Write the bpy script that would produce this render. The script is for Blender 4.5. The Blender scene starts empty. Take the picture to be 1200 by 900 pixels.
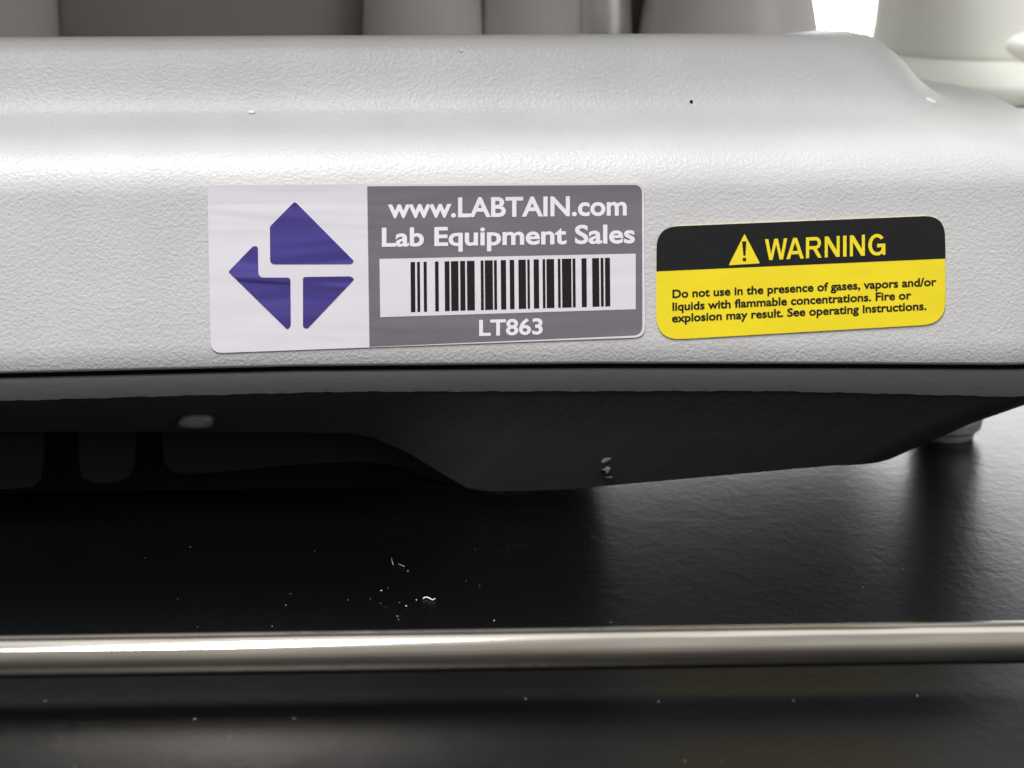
import bpy, bmesh, math, random
from mathutils import Vector, Matrix
S = 0.001                      # everything below is measured in millimetres
random.seed(7)
scn = bpy.context.scene
C = scn.collection

# ------------------------------------------------------------------ camera
PITCH, YAW, DIST, FPX = math.radians(15), math.radians(3), 250.0, 2500.0
TGT = Vector((60, 0, 18.0))
fwd = Vector((math.sin(YAW)*math.cos(PITCH), math.cos(YAW)*math.cos(PITCH), -math.sin(PITCH)))
EYE = TGT - fwd*DIST
RIGHT = fwd.cross(Vector((0, 0, 1))).normalized()
UP = RIGHT.cross(fwd).normalized()
cd = bpy.data.cameras.new('camera'); cam = bpy.data.objects.new('camera', cd); C.objects.link(cam)
cam.matrix_world = Matrix.Translation(EYE*S) @ Matrix((RIGHT, UP, -fwd)).transposed().to_4x4()
cd.sensor_width = 36; cd.lens = 36*FPX/1200
cd.clip_start = 0.01; cd.clip_end = 20
cd.dof.use_dof = True; cd.dof.focus_distance = 0.243; cd.dof.aperture_fstop = 36
scn.camera = cam
scn.view_settings.view_transform = 'Standard'
scn.view_settings.look = 'None'
scn.view_settings.exposure = 0.0

# ------------------------------------------------------------------ light
w = bpy.data.worlds.new('World'); scn.world = w; w.use_nodes = True
nt = w.node_tree; bg = nt.nodes['Background']
tc = nt.nodes.new('ShaderNodeTexCoord'); sx = nt.nodes.new('ShaderNodeSeparateXYZ')
mr = nt.nodes.new('ShaderNodeMapRange'); mr.inputs[1].default_value = -0.3; mr.inputs[2].default_value = 0.9
cr = nt.nodes.new('ShaderNodeValToRGB')
E = cr.color_ramp.elements; E[0].color = (0.20, 0.165, 0.15, 1); E[1].color = (0.60, 0.61, 0.60, 1)
e = E.new(.45); e.color = (0.34, 0.315, 0.30, 1)
e = E.new(.64); e.color = (0.60, 0.595, 0.58, 1)
nt.links.new(tc.outputs['Generated'], sx.inputs[0]); nt.links.new(sx.outputs[2], mr.inputs[0])
nt.links.new(mr.outputs[0], cr.inputs[0]); nt.links.new(cr.outputs[0], bg.inputs[0]); bg.inputs[1].default_value = 1.0

def area(name, loc, target, sx_, sy_, energy, color=(1, 1, 1)):
    l = bpy.data.lights.new(name, 'AREA'); l.shape = 'RECTANGLE'; l.size = sx_*S; l.size_y = sy_*S
    l.energy = energy; l.color = color
    o = bpy.data.objects.new(name, l); C.objects.link(o)
    o.location = Vector(loc)*S
    o.rotation_euler = (Vector(target)-Vector(loc)).to_track_quat('-Z', 'Y').to_euler()
    return o
area('ceiling_light', (60, 40, 600), (60, 10, 40), 700, 400, 1.0, (0.97, 0.98, 1.0))
area('side_fill', (480, -330, 230), (90, 0, 25), 300, 260, 0.35, (0.98, 0.99, 1.0))  # added fill, brightens the right part of the front face
area('front_lamp', (-24, -250, 505), (60, 0, 25), 75, 300, 4.6, (0.99, 0.99, 1.0))

# ------------------------------------------------------------------ helpers
def lin(*rgb):
    return tuple(((c/255)/12.92 if c/255 <= 0.04045 else ((c/255+0.055)/1.055)**2.4) for c in rgb)+(1,)
def ray(px, py):
    return (fwd + RIGHT*((px-600)/FPX) + UP*((450-py)/FPX)).normalized()
def at_y(px, py, y):
    d = ray(px, py); return EYE + d*((y-EYE.y)/d.y)
def at_z(px, py, z):
    d = ray(px, py); return EYE + d*((z-EYE.z)/d.z)

def mat(name, color, rough=0.5, metal=0.0, bump=None, emit=None, spec=0.5, coat=0.0, mottle=0.0, mscale=60, mstretch=(1, 1, 1)):
    m = bpy.data.materials.new(name); m.use_nodes = True
    n = m.node_tree.nodes; L = m.node_tree.links; b = n['Principled BSDF']
    b.inputs['Base Color'].default_value = color if len(color) == 4 else (*color, 1)
    b.inputs['Roughness'].default_value = rough; b.inputs['Metallic'].default_value = metal
    b.inputs['Specular IOR Level'].default_value = spec
    b.inputs['Coat Weight'].default_value = coat
    if emit:
        b.inputs['Emission Color'].default_value = (*emit[0], 1); b.inputs['Emission Strength'].default_value = emit[1]
    t = n.new('ShaderNodeTexCoord')
    if mottle:
        mp = n.new('ShaderNodeTexNoise'); mp.inputs['Scale'].default_value = mscale; mp.inputs['Detail'].default_value = 5
        mm = n.new('ShaderNodeMapping'); mm.inputs['Scale'].default_value = mstretch
        L.new(t.outputs['Object'], mm.inputs[0]); L.new(mm.outputs[0], mp.inputs[0])
        hs = n.new('ShaderNodeMixRGB'); hs.blend_type = 'MULTIPLY'; hs.inputs[0].default_value = 1
        rr = n.new('ShaderNodeMapRange'); rr.inputs[1].default_value = .3; rr.inputs[2].default_value = .7
        rr.inputs[3].default_value = 1-mottle; rr.inputs[4].default_value = 1+mottle
        L.new(mp.outputs[0], rr.inputs[0]); L.new(rr.outputs[0], hs.inputs[2])
        hs.inputs[1].default_value = b.inputs['Base Color'].default_value
        L.new(hs.outputs[0], b.inputs['Base Color'])
    if bump:
        prev = None
        for (kind, scale, stretch, dist, strength) in bump:
            mpn = n.new('ShaderNodeMapping'); mpn.inputs['Scale'].default_value = stretch
            L.new(t.outputs['Object'], mpn.inputs[0])
            if kind == 'noise':
                tx = n.new('ShaderNodeTexNoise'); tx.inputs['Scale'].default_value = scale
                tx.inputs['Detail'].default_value = 2.0; tx.inputs['Distortion'].default_value = .6
                out = tx.outputs[0]
            elif kind == 'leather':
                tx = n.new('ShaderNodeTexVoronoi'); tx.inputs['Scale'].default_value = scale
                tx.feature = 'SMOOTH_F1'; tx.inputs['Smoothness'].default_value = .6
                nz = n.new('ShaderNodeTexNoise'); nz.inputs['Scale'].default_value = scale*.8
                mx = n.new('ShaderNodeMixRGB'); mx.blend_type = 'ADD'; mx.inputs[0].default_value = 1
                sc = n.new('ShaderNodeVectorMath'); sc.operation = 'SCALE'; sc.inputs['Scale'].default_value = 1.1/scale
                L.new(mpn.outputs[0], nz.inputs[0]); L.new(nz.outputs['Color'], sc.inputs[0])
                L.new(mpn.outputs[0], mx.inputs[1]); L.new(sc.outputs[0], mx.inputs[2])
                L.new(mx.outputs[0], tx.inputs[0]); out = tx.outputs['Distance']
            if kind == 'noise': L.new(mpn.outputs[0], tx.inputs[0])
            bp = n.new('ShaderNodeBump'); bp.inputs['Strength'].default_value = strength
            bp.inputs['Distance'].default_value = dist*S
            L.new(out, bp.inputs['Height'])
            if prev: L.new(prev.outputs[0], bp.inputs['Normal'])
            prev = bp
        L.new(prev.outputs[0], b.inputs['Normal'])
        if coat: L.new(prev.outputs[0], b.inputs['Coat Normal'])
    return m

def link(name, verts, faces, m, parent=None, smooth=False, kind=None, label=None, cat=None, group=None):
    me = bpy.data.meshes.new(name)
    me.from_pydata([Vector(v)*S for v in verts], [], faces)
    me.materials.append(m)
    bm = bmesh.new(); bm.from_mesh(me); bmesh.ops.recalc_face_normals(bm, faces=bm.faces); bm.to_mesh(me); bm.free()
    me.polygons.foreach_set('use_smooth', [smooth]*len(me.polygons))
    o = bpy.data.objects.new(name, me); C.objects.link(o)
    if parent:
        o.parent = parent; o.matrix_parent_inverse = Matrix.Translation(-parent.location)
    tag(o, label, cat, group, kind)
    return o
def tag(o, label=None, cat=None, group=None, kind=None):
    for k, v in (('label', label), ('category', cat), ('group', group), ('kind', kind)):
        if v: o[k] = v
def thing(name, loc, label, cat):
    o = bpy.data.objects.new(name, None); C.objects.link(o); o.location = Vector(loc)*S
    o.empty_display_size = .01; tag(o, label, cat); return o
def loft(rings, closed=True, cap0=False, cap1=False):
    v = [p for r in rings for p in r]; n = len(rings[0]); f = []
    for i in range(len(rings)-1):
        for j in range(n if closed else n-1):
            k = (j+1) % n
            f.append((i*n+j, i*n+k, (i+1)*n+k, (i+1)*n+j))
    if cap0: f.append(tuple(range(n))[::-1])
    if cap1: f.append(tuple((len(rings)-1)*n+j for j in range(n)))
    return v, f
def circle(c, r, z, n=64, ry=None):
    return [(c[0]+r*math.cos(2*math.pi*i/n), c[1]+(ry or r)*math.sin(2*math.pi*i/n), z) for i in range(n)]
def lathe(c, prof, n=64):
    return loft([circle(c, r, z, n) for r, z in prof], True, True, True)
def sstep(a, b, x):
    t = max(0, min(1, (x-a)/(b-a))); return t*t*(3-2*t)
def interp(pts, x):
    if x <= pts[0][0]: return pts[0][1]
    for (a, u), (b, v) in zip(pts, pts[1:]):
        if x <= b:
            t = (x-a)/(b-a); return u+(v-u)*t
    return pts[-1][1]

# ------------------------------------------------------------------ materials
M_house = mat('housing_plastic', lin(192, 191, 190), .41, spec=.42, mottle=.045, mscale=90,
              bump=[('leather', 2250, (1, 1, 1.15), .10, .44), ('noise', 3300, (1, 1, 1), .08, .5)])
M_base = mat('charcoal_plastic', (0.040, 0.042, 0.045), .52, spec=.4,
             bump=[('noise', 900, (.5, 1, 1.6), .10, .30), ('noise', 160, (1, 1, 1), .3, .12)])
M_gap = mat('seam_rubber', (0.006, 0.005, 0.005), .8, spec=.1)
M_inner = mat('inner_black_plastic', (0.009, 0.009, 0.0095), .6, spec=.15, bump=[('noise', 500, (1, 1, 1), .1, .3)])
M_table = mat('black_laminate', (0.0011, 0.0012, 0.0016), .31, spec=.165,
              bump=[('noise', 1000, (1, .7, 1), .12, .26), ('noise', 240, (1, .8, 1), .35, .11)])
M_steel = mat('rod_steel', (0.42, 0.385, 0.335), .11, .90, bump=[('noise', 900, (.02, 1, 1), .04, .6), ('noise', 400, (.3, 1, 1), .03, .12)], mottle=.20, mscale=900, mstretch=(.06, 1, 1))
M_foot = mat('foot_metal', (0.8, 0.8, 0.78), .35, .6, bump=[('noise', 900, (1, 1, 1), .05, .4)])
M_grey = mat('post_grey_paint', lin(232, 228, 224), .28, mottle=.05)
M_greyd = mat('drum_dark_grey', lin(176, 170, 166), .4, mottle=.08)
M_silver = mat('mottled_silver', lin(232, 232, 230), .35, .8, mottle=.12, mscale=300)
M_cream = mat('cream_enamel', lin(218, 218, 209), .45, mottle=.04)
M_wall = mat('wall_paint', lin(170, 168, 162), .9)
M_window = mat('window_daylight', (1, 1, 1), .9, emit=((0.97, 0.985, 1.0), 5.2), spec=0)
M_vinyl = mat('sticker_white_vinyl', lin(215, 211, 217), .28, bump=[('noise', 60, (.5, 1, 2.4), .8, .3)], spec=.5)
M_gvinyl = mat('sticker_grey_print', lin(114, 108, 115), .28, bump=[('noise', 60, (.5, 1, 2.4), 1.0, .4)], mottle=.05)
M_print = mat('white_print', lin(226, 222, 228), .4)
M_purple = mat('logo_violet_print', lin(70, 62, 130), .25, bump=[('noise', 60, (.5, 1, 3.0), 1.6, .7)], mottle=.20, mscale=90, mstretch=(.5, 1, 2))  # stretched mottle imitates uneven reflections on the violet print
M_bar = mat('barcode_black_print', (0.012, 0.008, 0.009), .4)
M_yellow = mat('warning_yellow', lin(234, 212, 40), .34, mottle=.05, mscale=140, bump=[('noise', 90, (.6, 1, 1.4), .5, .25), ('noise', 900, (1, 1, 1), .05, .25)])
M_black = mat('warning_black', (0.012, 0.012, 0.013), .32, bump=[('noise', 250, (1, 1, 1), .1, .3)])
M_dust = mat('dust', (0.7, 0.68, 0.64), .8)
M_chip = mat('chipped_paint', (0.85, 0.85, 0.83), .5)
M_clear = mat('translucent_rubber', (0.075, 0.072, 0.078), .45)
M_scr = mat('scuffed_plastic', (0.15, 0.15, 0.15), .7)

# ------------------------------------------------------------------ setting
v = [(-1400, -900, 0), (1400, -900, 0), (1400, 900, 0), (-1400, 900, 0)]
tv, tf = [], []
for z in (0, -25): tv += [(x, y, z) for x, y, _ in v]
tf = [(0, 1, 2, 3), (4, 5, 6, 7), (0, 1, 5, 4), (1, 2, 6, 5), (2, 3, 7, 6), (3, 0, 4, 7)]
link('table_top', tv, tf, M_table, kind='structure')

def box(x0, x1, y0, y1, z0, z1):
    v = [(x, y, z) for z in (z0, z1) for x, y in ((x0, y0), (x1, y0), (x1, y1), (x0, y1))]
    return v, [(0, 1, 2, 3), (4, 5, 6, 7), (0, 1, 5, 4), (1, 2, 6, 5), (2, 3, 7, 6), (3, 0, 4, 7)]
link('wall', *box(-900, 900, 560, 600, 0.2, 1000), M_wall, kind='structure')
link('window', *box(60, 560, 548, 559, 2, 255), M_window, kind='structure')

# ------------------------------------------------------------------ instrument
inst = thing('laboratory_instrument', (60, 40, 0),
             'grey benchtop laboratory instrument with white shelf moulding, charcoal base and two stickers', 'lab instrument')
SEAM = at_y(600, 428, 0).z
XL, YB = -70, 48
def seam_dz(x):                      # the lower edge of the cover is very slightly bowed
    px = x*10
    return -(interp([(-800, 436), (0, 431), (350, 427), (700, 428.5), (1000, 433), (1200, 437), (1400, 441)], px)-428)/10
def ring(yf, xr, r, z, zfun=None, n=14, nx=260, yb=YB, xl=XL):
    """front line at y=yf from the left end, rounded corner of radius r, right side back to yb"""
    r = max(r, .4); pts = []
    for i in range(nx+1):
        x = xl+(xr-r-xl)*i/nx; pts.append((x, yf))
    for i in range(1, n+1):
        a = math.pi/2*i/n; pts.append((xr-r+r*math.sin(a), yf+r-r*math.cos(a)))
    for i in range(1, 13): pts.append((xr, yf+r+(yb-yf-r)*i/12))
    pts.append((xl, yb))
    return [(x, y, (zfun(x, y) if zfun else z)) for x, y in pts]
XR = 134.0
# cover profile: (inset from the face, height above the seam)
prof = [(0.9, 0.0), (0.25, 0.05), (0.0, 0.45), (0.15, 3), (0.6, 10), (1.1, 17), (1.3, 19.4)]
LEAN = 1.35/20.0
RIDGE_DROP = -1.6
R0, cy, cz = 7.0, 1.3+7.0, 19.6     # shoulder
for i in range(1, 13):
    a = math.radians(i*(72/12.0)); prof.append((cy-R0*math.cos(a), cz+R0*math.sin(a)))
y0, z0 = prof[-1]
# shelf climbs through a cove to the riser
for dy, dz in [(1.3, .35), (2.6, .65), (3.8, 1.0), (4.8, 1.5), (5.6, 2.2), (6.2, 3.1), (6.7, 4.2), (7.2, 5.4), (7.7, 6.5), (8.3, 7.5),
               (9.0, 8.2), (9.9, 8.65), (11.0, 8.8), (12.2, 8.6), (13.2, 8.0), (13.9, 7.0), (14.2, 5.5), (14.3, 3.5), (15, 3.2), (17, 3.1)]:
    prof.append((y0+dy, z0+dz-(.0 if dy < 5 else RIDGE_DROP*min(1, (dy-5)/4))))
rings = []
def side_inset(d):                   # the shelf is deeper on the right side than at the front
    return d*1.0+sstep(1.3, 6, d)*3.6+sstep(5, 10, d)*1.9+max(0, min(1, (d-10)/7))*10.0
for d, h in prof:
    def zf(x, y, h=h): return SEAM+h+seam_dz(x)*max(0, 1-h/12.0)-max(0, y-21)*.42*sstep(28, 33, h)
    rings.append(ring(d, XR-side_inset(d), 16-d*.35, 0, zf))
vv, ff = loft(rings, True, False, True)
cover = link('upper_cover', vv, ff, M_house, inst, smooth=True)

# seam strip
def zs(off): return lambda x, y: SEAM+seam_dz(x)+off
vv, ff = loft([ring(1.1, XR-1.1, 14, 0, zs(.3)), ring(1.1, XR-1.1, 14, 0, zs(-1.2))], True, True, True)
link('seam_gasket', vv, ff, M_gap, inst)

# charcoal base
def crease_z(x, y): return interp([(-70, 1), (0, at_y(0, 471, 0).z), (200, at_y(200, 463, 0).z)], x)
CRZ = lambda px: at_y(px, interp([(0, 470), (200, 464), (400, 459), (900, 458), (1200, 465)], px), 0.0).z
bell = [(-70, 503), (-5, 506), (30, 506), (41, 508), (44, 514), (48, 532), (52, 556), (55, 572), (58, 576), (66, 574), (78, 564), (100, 545), (110, 543)]
BY = 7.0
def bz(x, y): return at_y(x*10, interp(bell, x), BY).z if x < 110 else at_y(1000, 545, BY).z
def cz_(x, y): return CRZ(max(0, min(1200, x*10)))+.035*math.sin(x*.9)+.03*math.sin(x*2.3+1)+.02*math.sin(x*5.1)
def mix(z1, z2, t): return lambda x, y: z1(x, y)*(1-t)+z2(x, y)*t
base_r = [ring(.9, XR-.9, 14, 0, zs(-.62)), ring(.35, XR-.3, 15, 0, zs(-.75)), ring(0.0, XR+.1, 15, 0, mix(zs(-.7), cz_, .5)),
          ring(0.0, XR+.2, 15, 0, cz_), ring(.22, XR-.3, 15, 0, lambda x, y: cz_(x, y)-.2), ring(.55, XR-1.8, 15, 0, lambda x, y: cz_(x, y)-.6),
          ring(3.5, XR-14.0, 11, 0, mix(cz_, bz, .5)), ring(BY, XR-24.0, 8, 0, bz),
          ring(BY+.6, XR-24.8, 7.5, 0, lambda x, y: bz(x, y)-.12)]
base_r += [ring(BY+1.6, XR-26, 7, 0, lambda x, y: bz(x, y)+.15), ring(BY+2.4, XR-27, 7, 0, lambda x, y: max(bz(x, y)+.3, SEAM-1.6))]
vv, ff = loft(base_r, True, False, True)
base = link('charcoal_base', vv, ff, M_base, inst, smooth=True)
base.data.set_sharp_from_angle(angle=math.radians(25))

def prism(outline, y, depth):        # outline given in (x, z) on the plane y
    n = len(outline)
    v = [(x, y, z) for x, z in outline]+[(x, y+depth, z) for x, z in outline]
    f = [tuple(range(n)), tuple(range(n, 2*n))]+[(i, (i+1) % n, n+(i+1) % n, n+i) for i in range(n)]
    return v, f
def pxo(pts, y): return [(p.x, p.z) for p in (at_y(a, b, y) for a, b in pts)]
# ribs under the base
Y = 11
def rib(pts, y, d): return link('underside_rib', *prism(pxo(pts, y), y, d), M_inner, inst)
rib([(-60, 490), (52, 490), (51, 540), (48, 562), (38, 570), (10, 573), (-60, 575)], 11, 9)
rib([(92, 490), (160, 490), (158, 545), (152, 558), (138, 565), (110, 566), (97, 560), (93, 548)], 11, 9)
arch = [(190, 480), (600, 480), (600, 574), (560, 574), (535, 569), (505, 560), (478, 550), (450, 543), (420, 541), (370, 543), (320, 547), (250, 554), (215, 556), (200, 552), (192, 540)]
rib(arch, 12, 6)
cv, cf = box(-65, 78, 15, 46, .8, 16.5)
cv = [(x+(8 if z > 1 else -6)*(x > 0), y, z) for x, y, z in cv]
link('underside_blocker', cv, cf, M_gap, inst)  # added block stops light under the base; slanted end shapes the table reflection

# small translucent bumper and a scuff on the base
def blob(name, pts, y, thick, m, bulge=.4):
    c = [sum(p[i] for p in pts)/len(pts) for i in (0, 1)]
    rings = []
    for s, d in ((1, 0), (.97, -thick*.6), (.8, -thick), (.4, -thick*1.1)):
        rings.append([at_y(c[0]+(a-c[0])*s, c[1]+(b-c[1])*s, y+d) for a, b in pts])
    vv, ff = loft(rings, True, True, True)
    return link(name, vv, ff, m, inst, smooth=True)
blob('rubber_bumper', [(207, 497), (209, 492), (214, 487), (222, 485), (238, 484), (247, 485), (252, 491), (251, 497), (247, 502), (236, 504), (222, 504), (211, 502)], 4.9, 1.6, M_clear)
blob('scuff_mark', [(704, 541), (708, 536), (717, 534), (717, 538), (711, 542), (706, 544)], 5.2, .35, M_scr)
blob('scuff_mark', [(704, 550), (709, 549), (711, 546), (716, 548), (714, 553), (711, 557), (709, 552)], 5.6, .35, M_scr)
blob('scuff_mark', [(708, 559), (714, 558), (719, 559), (714, 561)], 6.1, .3, M_scr)

# levelling foot
fp = at_z(1108, 511, 0.0)
foot = link('levelling_foot', *lathe((fp.x, fp.y), [(3.7, 0.05), (3.9, .5), (4.0, .9), (4.7, 1.5), (4.9, 2.6), (4.9, 5.5), (3, 5.8), (3, 9)]), M_foot, inst, smooth=False)
foot2 = link('levelling_foot', *lathe((-55, fp.y), [(3.6, 0.05), (4.1, .35), (4.2, 1.0), (4.0, 1.35), (3.0, 1.5), (2.0, 1.6), (2.0, 9)], 24), M_foot, inst)
link('foot_boss', *lathe((fp.x-.5, fp.y+.5), [(4.5, 6.2), (5.5, 7.5), (8, 14)], 32), M_base, inst, smooth=True)

# ------------------------------------------------------------------ machine parts standing on the deck behind the cover edge
DECK = SEAM+prof[-1][1]
def post(name, l0, r0, l1, r1, y, h, m, label=None, ry=None):
    """px of the left/right silhouette at image y=40 (0) and y=0 (1)"""
    a, b = at_y(l0, 40, y), at_y(r0, 40, y); a1, b1 = at_y(l1, 0, y), at_y(r1, 0, y)
    k = h/(a1.z-a.z); R_ = (b.x-a.x)/2; dR = (b1.x-a1.x)/2-R_; cx = (a.x+b.x)/2
    pr = [(R_-dR*(a.z-DECK+.5)/(a1.z-a.z), DECK-.5)]
    for t in (0, 1, k*.5, k*.93): pr.append((R_+dR*t, a.z+(a1.z-a.z)*t))
    pr.append((pr[-1][0]*.9, pr[-1][1]+2)); pr.append((pr[-1][0]*.5, pr[-1][1]+.6))
    rr = [[(x, y+(yy-y)*(ry/R_ if ry else 1), z) for x, yy, z in circle((cx, y), r, z, 72)] for r, z in pr]
    return link(name, *loft(rr, True, True, True), m, inst, smooth=True, label=label)
post('drum', 70, 452, 70, 452, 54, 30, M_greyd, 'wide dark grey drum at the left of the deck', ry=9)
post('drum', -290, 76, -290, 76, 54, 30, M_grey, 'grey drum at the far left of the deck', ry=10)
post('post', 425, 567, 427, 566, 47, 30, M_grey, 'grey round post with a bright edge')
post('post', 562, 681, 562, 680, 48, 30, M_grey, 'brown grey round post in the middle')
post('sleeve', 668, 741, 669, 739, 49, 30, M_silver, 'mottled silver sleeve')
post('tapered_collar', 747, 957, 754, 950, 50, 30, M_grey, 'wide tapered grey collar at the right of the deck')
link('deck_plate', *box(-68, 104, 36, 66, DECK-3, DECK-.2), M_greyd, inst)
link('back_panel', *box(-60, 86, 56.5, 60, DECK-.2, 95), M_greyd, inst)

# ------------------------------------------------------------------ cream stand behind
sc = at_y(1150, 60, 95)
rt = at_y(1030, 0, 95).x; Rc = sc.x-rt
zf = at_y(1150, 57, 95).z
link('column', *lathe((sc.x, 95), [(Rc+.9, zf-1), (Rc+.7, zf+1), (Rc+.2, zf+4), (Rc-.5, zf+14), (Rc-2, zf+80), (Rc-3, zf+82)], 96), M_cream, inst, smooth=True, label='cream enamel column behind the right end of the cover')
link('column_flange', *lathe((sc.x, 95), [(9, zf-16), (Rc-3, zf-15), (Rc-1, zf-10), (Rc+5, zf-7.5), (Rc+9.4, zf-5.2), (Rc+10, zf-3.4), (Rc+8.6, zf-2.2), (Rc+5, zf-1.3), (Rc+2.4, zf-.7), (Rc+.8, zf-.1), (Rc, zf+.6)], 96), M_cream, inst, smooth=True)
link('bracket_arm', *box(90, sc.x, 60, 92, zf-15, zf-6), M_cream, inst)
link('overhang_shade', *box(-66, 118, -14, 64, 95, 106), M_greyd, inst)  # added slab out of view overhead, keeps light off the riser
# clamp lump on the column
kn = []
kc = at_y(1205, 52, 95-Rc*.9)
for i in range(9):
    a = math.pi*(i+.5)/9; kn.append([(kc.x+5.0*math.sin(a)*math.cos(b), kc.y+4*math.sin(a)*math.sin(b), kc.z+2.3*math.cos(a)) for b in [2*math.pi*j/20 for j in range(20)]])
link('clamp_knob', *loft(kn, True, True, True), M_cream, inst, smooth=True)

# ------------------------------------------------------------------ steel rod in front
hz = 3.9
pa, pb = at_z(0, 770, hz), at_z(1200, 752.5, hz)
da, db = (pa-EYE).length, (pb-EYE).length
RR = (52*da/FPX+45*db/FPX)/4
dirv = (pb-pa).normalized()
path = []
A = pa-dirv*55; B = pb+dirv*55
back = Vector((-dirv.y, dirv.x, 0))
path += [A+back*60, A+back*14]
for i in range(1, 9):
    a = math.pi/2*i/9; path.append(A+back*(14-14*math.sin(a))+dirv*(14-14*math.cos(a)))
n_ = 160
for i in range(n_+1): path.append(A+dirv*14+(B-A-dirv*28)*(i/n_))
for i in range(1, 9):
    a = math.pi/2*i/9; path.append(B-dirv*14+dirv*14*math.sin(a)+back*(14-14*math.cos(a)))
path += [B+back*14, B+back*60]
def tube(path, r, n=40):
    rings = []
    for i, p in enumerate(path):
        t = (path[min(i+1, len(path)-1)]-path[max(i-1, 0)]).normalized()
        s = t.cross(Vector((0, 0, 1))).normalized(); u = s.cross(t)
        rings.append([p+s*r*math.cos(2*math.pi*k/n)+u*r*math.sin(2*math.pi*k/n) for k in range(n)])
    return loft(rings, True, True, True)
rod = thing('steel_rod_frame', (A+B)/2, 'polished steel rod running across the black table in front of the instrument', 'metal rod')
link('rod', *tube(path, RR), M_steel, rod, smooth=True)
for p in (A+back*40, B+back*40):
    link('rubber_foot', *lathe((p.x, p.y), [(3.2, .1), (3.4, .5), (3.2, hz-RR+.8), (2.2, hz-RR+1.1)], 32), M_inner, rod)

# ------------------------------------------------------------------ stickers
P0 = Vector((0.0, 0, 0))
def on_face(px, py, off):            # ray against the cover's front face
    d = ray(px, py); t = (-EYE.y)/d.y
    for _ in range(6):
        p = EYE+d*t; h = p.z-SEAM
        yv = interp([(a[1], a[0]) for a in prof[2:7]], h)-off
        t = (yv-EYE.y)/d.y
    return EYE+d*t
def rounded(pts, r, n=6):
    out = []
    rs = r if isinstance(r, (list, tuple)) else [r]*len(pts)
    for i, p in enumerate(pts):
        a, b, c = Vector(pts[i-1]), Vector(p), Vector(pts[(i+1) % len(pts)]); q = rs[i]
        if q <= 0: out.append(tuple(b)); continue
        u, v = (a-b).normalized(), (c-b).normalized()
        q = min(q, (a-b).length*.48, (c-b).length*.48)
        s, e = b+u*q, b+v*q
        for k in range(n+1):
            t = k/n; out.append(tuple((1-t)**2*s+2*t*(1-t)*b+t*t*e))
    return out
def sheet(name, outline, off, m, parent, thick=0):
    """flat printed shape: dense grid cut by the outline so it follows the face"""
    bm = bmesh.new()
    vs = [bm.verts.new((x, y, 0)) for x, y in outline]
    bm.faces.new(vs)
    ys = [p[1] for p in outline]
    y = math.floor(min(ys)/15)*15+15
    while y < max(ys):
        bmesh.ops.bisect_plane(bm, geom=bm.verts[:]+bm.edges[:]+bm.faces[:], plane_co=(0, y, 0), plane_no=(0, 1, 0)); y += 15
    bm.verts.ensure_lookup_table(); bm.verts.index_update()
    vv = [on_face(v.co.x, v.co.y, off) for v in bm.verts]
    ff = [[v.index for v in f.verts] for f in bm.faces]
    if thick:
        n = len(vv); edges = [[v.index for v in e.verts] for e in bm.edges if len(e.link_faces) == 1]
        vv += [on_face(v.co.x, v.co.y, off-thick) for v in bm.verts]
        ff += [(a, b, n+b, n+a) for a, b in edges]
    bm.free()
    return link(name, vv, ff, m, parent)
def text(body, x0, x1, bl0, bl1, cap, off, m, parent, bold=.02, name='lettering', shear=0.0, spacing=1.0):
    """text from px x0 to x1 with its baseline running from bl0 to bl1, capitals cap px high"""
    cu = bpy.data.curves.new('t', 'FONT'); cu.body = body; cu.offset = bold; cu.resolution_u = 5
    cu.space_character = spacing
    to = bpy.data.objects.new('t', cu); C.objects.link(to)
    dg = bpy.context.evaluated_depsgraph_get(); me = bpy.data.meshes.new_from_object(to.evaluated_get(dg))
    xs = [v.co.x for v in me.vertices]; a, b = min(xs), max(xs)
    capu = 0.729+bold
    pts = []
    for v in me.vertices:
        t = (v.co.x-a)/(b-a); X = x0+(x1-x0)*t; Yb = bl0+(bl1-bl0)*t
        pts.append(on_face(X, Yb-v.co.y/capu*cap, off))
    ff = [list(p.vertices) for p in me.polygons]
    C.objects.unlink(to); bpy.data.objects.remove(to); bpy.data.curves.remove(cu)
    o = link(name, pts, ff, m, parent); o['label'] = 'printed line reading '+body if name == 'lettering' else body
    return o

# asset sticker
st = sheet('asset_sticker', rounded([(243, 217), (755, 214.2), (756, 395.2), (247, 414)], [7, 12, 13, 14]), .16, M_vinyl, inst, .14)
st['label'] = 'white and grey company sticker with violet arrow logo and barcode'
sheet('grey_panel', rounded([(430.3, 218.3), (752.3, 216.6), (752.8, 392.6), (433, 406.4)], [0, 10, 11, 0]), .18, M_gvinyl, st)
q = lambda pts: [(230+a/4.0, 200+b/4.0) for a, b in pts]
sheet('logo_shape', rounded(q([(462, 144), (740, 424), (728, 438), (346, 439), (345, 262)]), [3.5, 4, 3, 6, 2]), .2, M_purple, st)
sheet('logo_shape', rounded(q([(150, 474), (268, 352), (289, 356), (291, 501), (441, 501), (443, 728), (428, 746)]), [2, 5, 4, 7, 4, 3, 5]), .2, M_purple, st)
sheet('logo_shape', rounded(q([(500, 498), (724, 495), (742, 508), (520, 742), (500, 734)]), [3, 3, 4, 5, 3]), .2, M_purple, st)
text('www.LABTAIN.com', 454.5, 734.5, 254.8, 251.8, 24, .21, M_print, st, .025)
text('Lab Equipment Sales', 447.5, 744, 288.5, 284.3, 23, .21, M_print, st, .025)
text('LT863', 561.5, 636, 393.2, 391.2, 19.5, .21, M_print, st, .025)
sheet('barcode_field', [(444.7, 303.4), (745, 297.2), (745, 362.3), (445.6, 371.7)], .2, M_vinyl, st)
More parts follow.
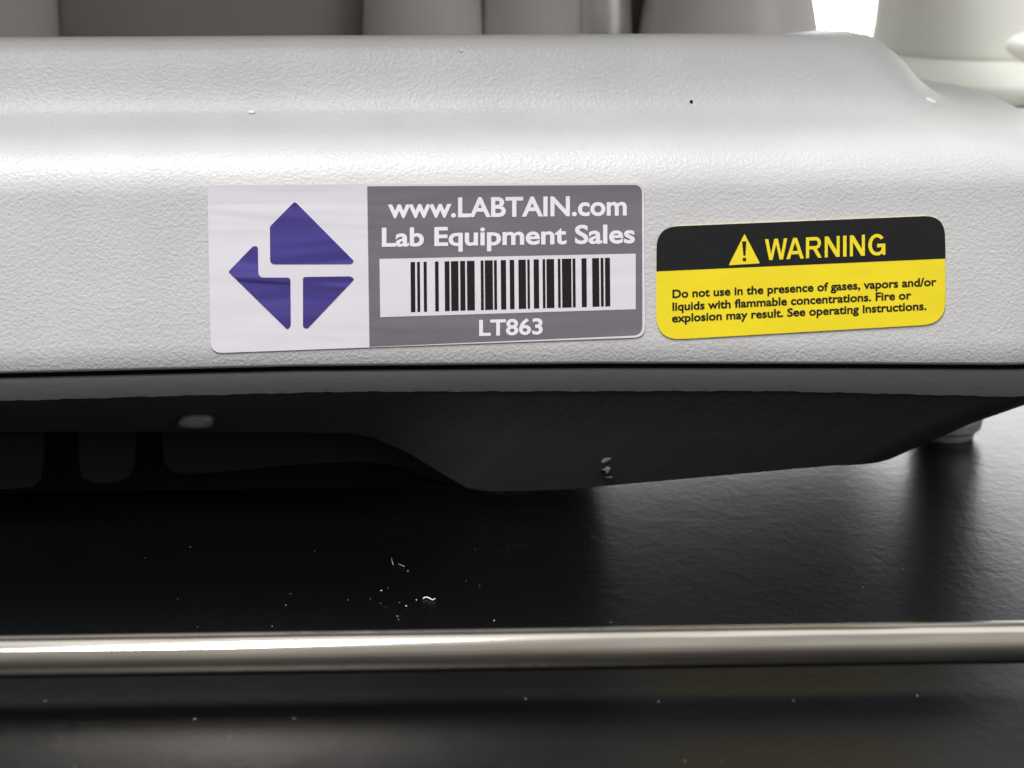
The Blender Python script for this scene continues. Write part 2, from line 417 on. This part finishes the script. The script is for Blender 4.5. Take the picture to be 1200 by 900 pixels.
for a, b in [(180, 199), (207, 219), (234, 247), (281, 296), (321, 341), (347, 378), (385, 406), (413, 445), (470, 482), (487, 520), (525, 537),
             (553, 575), (590, 609), (626, 657), (663, 673), (689, 711), (726, 737), (742, 774), (789, 800), (806, 845), (850, 862), (887, 908),
             (931, 960), (966, 978), (984, 1005)]:
    top = lambda x: 200+(378-(x-180)*18/825)/3.529; bot = lambda x: 200+(585-(x-180)*24/825)/3.529
    X = lambda x: 430+x/3.529
    sheet('barcode_bar', [(X(a), top(a)), (X(b), top(b)), (X(b)+.5, bot(b)), (X(a)+.5, bot(a))], .22, M_bar, st)

# warning sticker
wt = sheet('warning_sticker', rounded([(769.5, 266), (1107, 252.3), (1108.5, 379.4), (769, 399)], [30, 26, 28, 30], 8), .16, M_yellow, inst, .14)
wt['label'] = 'black and yellow warning sticker with rounded corners'
sheet('black_band', rounded([(769.5, 266), (1107, 252.3), (1108, 303), (769.2, 318)], [30, 26, 0, 0], 8), .18, M_black, wt)
sheet('warning_triangle', rounded([(872.5, 274), (890.5, 308.6), (854, 310.8)], 1.5), .2, M_yellow, wt)
sheet('exclamation_mark', [(869.6, 283), (874.6, 282.7), (873.6, 299.5), (871.2, 299.7)], .22, M_black, wt)
sheet('exclamation_mark', [(870.4, 302.2), (874.3, 302), (874.4, 306), (870.5, 306.2)], .22, M_black, wt)
def G(poly, x, wd):                  # glyph drawn on a 0..1 by 0..1 cell
    out = []
    for a, b in poly:
        X = x+a*wd; out.append((X, 304.9-(X-896.5)*6.4/141.5-b*24.5))
    return out
def arc(cx, cy, rx, ry, a0, a1, n=12):
    return [(cx+rx*math.cos(math.radians(a0+(a1-a0)*i/n)), cy+ry*math.sin(math.radians(a0+(a1-a0)*i/n))) for i in range(n+1)]
gW = [(0, 1), (.15, 1), (.27, .27), (.42, 1), (.58, 1), (.73, .27), (.85, 1), (1, 1), (.81, 0), (.66, 0), (.5, .75), (.34, 0), (.19, 0)]
gA = [(0, 0), (.2, 0), (.28, .22), (.72, .22), (.8, 0), (1, 0), (.61, 1), (.5, 1), (.5, .78), (.66, .38), (.34, .38), (.5, .78), (.5, 1), (.39, 1)]
gR = [(0, 0), (.2, 0), (.2, .40), (.2, .56), (.2, .84), (.2, 1), (0, 1)]
gN = [(0, 0), (.2, 0), (.2, .68), (.76, 0), (1, 0), (1, 1), (.8, 1), (.8, .32), (.24, 1), (0, 1)]
gI = [(0, 0), (1, 0), (1, 1), (0, 1)]
gA1 = [(0, 0), (.2, 0), (.28, .22), (.34, .38), (.5, .80), (.5, 1), (.39, 1)]
gA2 = [(1, 0), (.8, 0), (.72, .22), (.66, .38), (.5, .80), (.5, 1), (.61, 1)]
gA3 = [(.285, .22), (.715, .22), (.655, .38), (.345, .38)]
gRb = [(.205, .84), (.205, 1)]+arc(.62, .71, .33, .29, 90, -90)+[(.205, .42), (.205, .57)]+arc(.60, .705, .155, .135, -90, 90)
gRl = [(.45, .415), (.70, .415), (1.0, 0), (.77, 0)]
gG = arc(.5, .5, .5, .515, 38, 270, 22)+[(.66, -.01), (.82, .08), (.86, 0), (1, 0), (1, .54), (.52, .54), (.52, .37), (.80, .37), (.76, .24)]+arc(.5, .5, .29, .36, 300, 42, 18)[0:0]+[(.66, .155), (.5, .14)]+arc(.5, .5, .29, .36, 270, 42, 18)
for cells in ([gW, 896.5, 26], [gA1, 921.5, 20.5], [gA2, 921.5, 20.5], [gA3, 921.5, 20.5], [gR, 944.5, 18.5], [gRb, 944.5, 18.5], [gRl, 944.5, 18.5],
              [gN, 966.5, 17.5], [gI, 988, 4], [gN, 996, 17.5], [gG, 1017.5, 20]):
    sheet('lettering', G(*cells), .2, M_yellow, wt)
text('Do not use in the presence of gases, vapors and/or', 788, 1097.4, 349, 334.4, 10.2, .2, M_black, wt, .027)
text('liquids with flammable concentrations. Fire or', 788, 1068, 363.9, 350.2, 10.2, .2, M_black, wt, .027)
text('explosion may result. See operating instructions.', 787.4, 1085.7, 377.5, 362.8, 10.2, .2, M_black, wt, .027)

# ------------------------------------------------------------------ paint chips on the cover
def ray_cover(px, py):
    bpy.context.view_layer.update()
    ok, p, n, i = cover.ray_cast(cover.matrix_world.inverted() @ (EYE*S), (cover.matrix_world.inverted().to_3x3() @ ray(px, py)).normalized())
    return (cover.matrix_world @ p)/S, n
def chip(name, px, py, wpx, hpx, m, tilt=0):
    p, n = ray_cover(px, py)
    u = Vector((1, 0, 0)); u = (u-n*u.dot(n)).normalized(); v_ = n.cross(u)
    u, v_ = u*math.cos(tilt)+v_*math.sin(tilt), v_*math.cos(tilt)-u*math.sin(tilt)
    k = 10
    rs = [[p+u*(wpx/20*s*math.cos(2*math.pi*j/k)*random.uniform(.8, 1.15))+v_*(hpx/20*s*math.sin(2*math.pi*j/k)*random.uniform(.75, 1.2))+n*d for j in range(k)]
          for s, d in ((1, -.05), (.9, .22), (.5, .34))]
    vv, ff = loft(rs, True, True, True); return link(name, vv, ff, m, inst, smooth=True)
chip('paint_chip', 1090, 119, 17, 7, M_chip, -.3)
chip('paint_chip', 295, 132, 10, 5, M_chip)
chip('paint_chip', 540, 60, 4, 4, M_chip)
chip('dark_speck', 810, 119.5, 4, 4, M_gap)

# ------------------------------------------------------------------ dust on the table and rod
dv, df = [], []
def speck(p, r, flat=.6):
    b = len(dv); k = 5
    dv.append(p+Vector((0, 0, r*flat)))
    for j in range(k):
        a = 2*math.pi*j/k+random.random(); dv.append(p+Vector((r*math.cos(a)*random.uniform(.6, 1.3), r*math.sin(a)*random.uniform(.6, 1.3), 0)))
    for j in range(k): df.append((b, b+1+j, b+1+(j+1) % k))
for px, py, r in [(447, 692, .17), (455, 689, .08), (434, 702, .07), (446, 707, .07), (452, 711, .07), (468, 706, .09), (476, 710, .17), (488, 703, .13),
                  (408, 703, .09), (466, 722, .13), (467, 726, .09), (478, 669, .11), (335, 709, .10), (319, 734, .10), (562, 686, .10), (579, 727, .13),
                  (53, 821, .12), (228, 843, .15), (269, 863, .1), (88, 899, .13), (716, 729, .1), (930, 821, .12), (802, 892, .1), (845, 893, .1),
                  (1012, 688, .12), (1075, 815, .13), (728, 692, .1), (345, 842, .1), (616, 818, .1), (772, 822, .1)]:
    speck(at_z(px, py, .02), r*.60)
for i in range(46):
    px = random.gauss(500, 260) if i % 2 else random.uniform(0, 1200); py = random.uniform(640, 900)
    speck(at_z(px, py, .02), random.choice((.025, .035, .05)))
link('dust_specks', dv, df, M_dust, kind='stuff', label='pale dust specks scattered over the black table')
def hair(pts, r, lab):
    p = [at_z(a, b, .15) for a, b in pts]
    link('lint_fibre', *tube(p, r, 8), M_dust, smooth=True, label=lab, cat='lint')
hair([(496, 701.5), (498, 700), (501, 700), (504, 701.5), (507, 703), (510, 701.5)], .065, 'short curled white lint fibre on the table just behind the steel rod')
hair([(459, 654), (459.5, 658), (461, 662)], .014, 'faint upright lint fibre on the table in the dark patch above the dust')
hair([(467, 661), (470, 662), (474, 664)], .014, 'faint slanting lint fibre on the table beside the upright one')
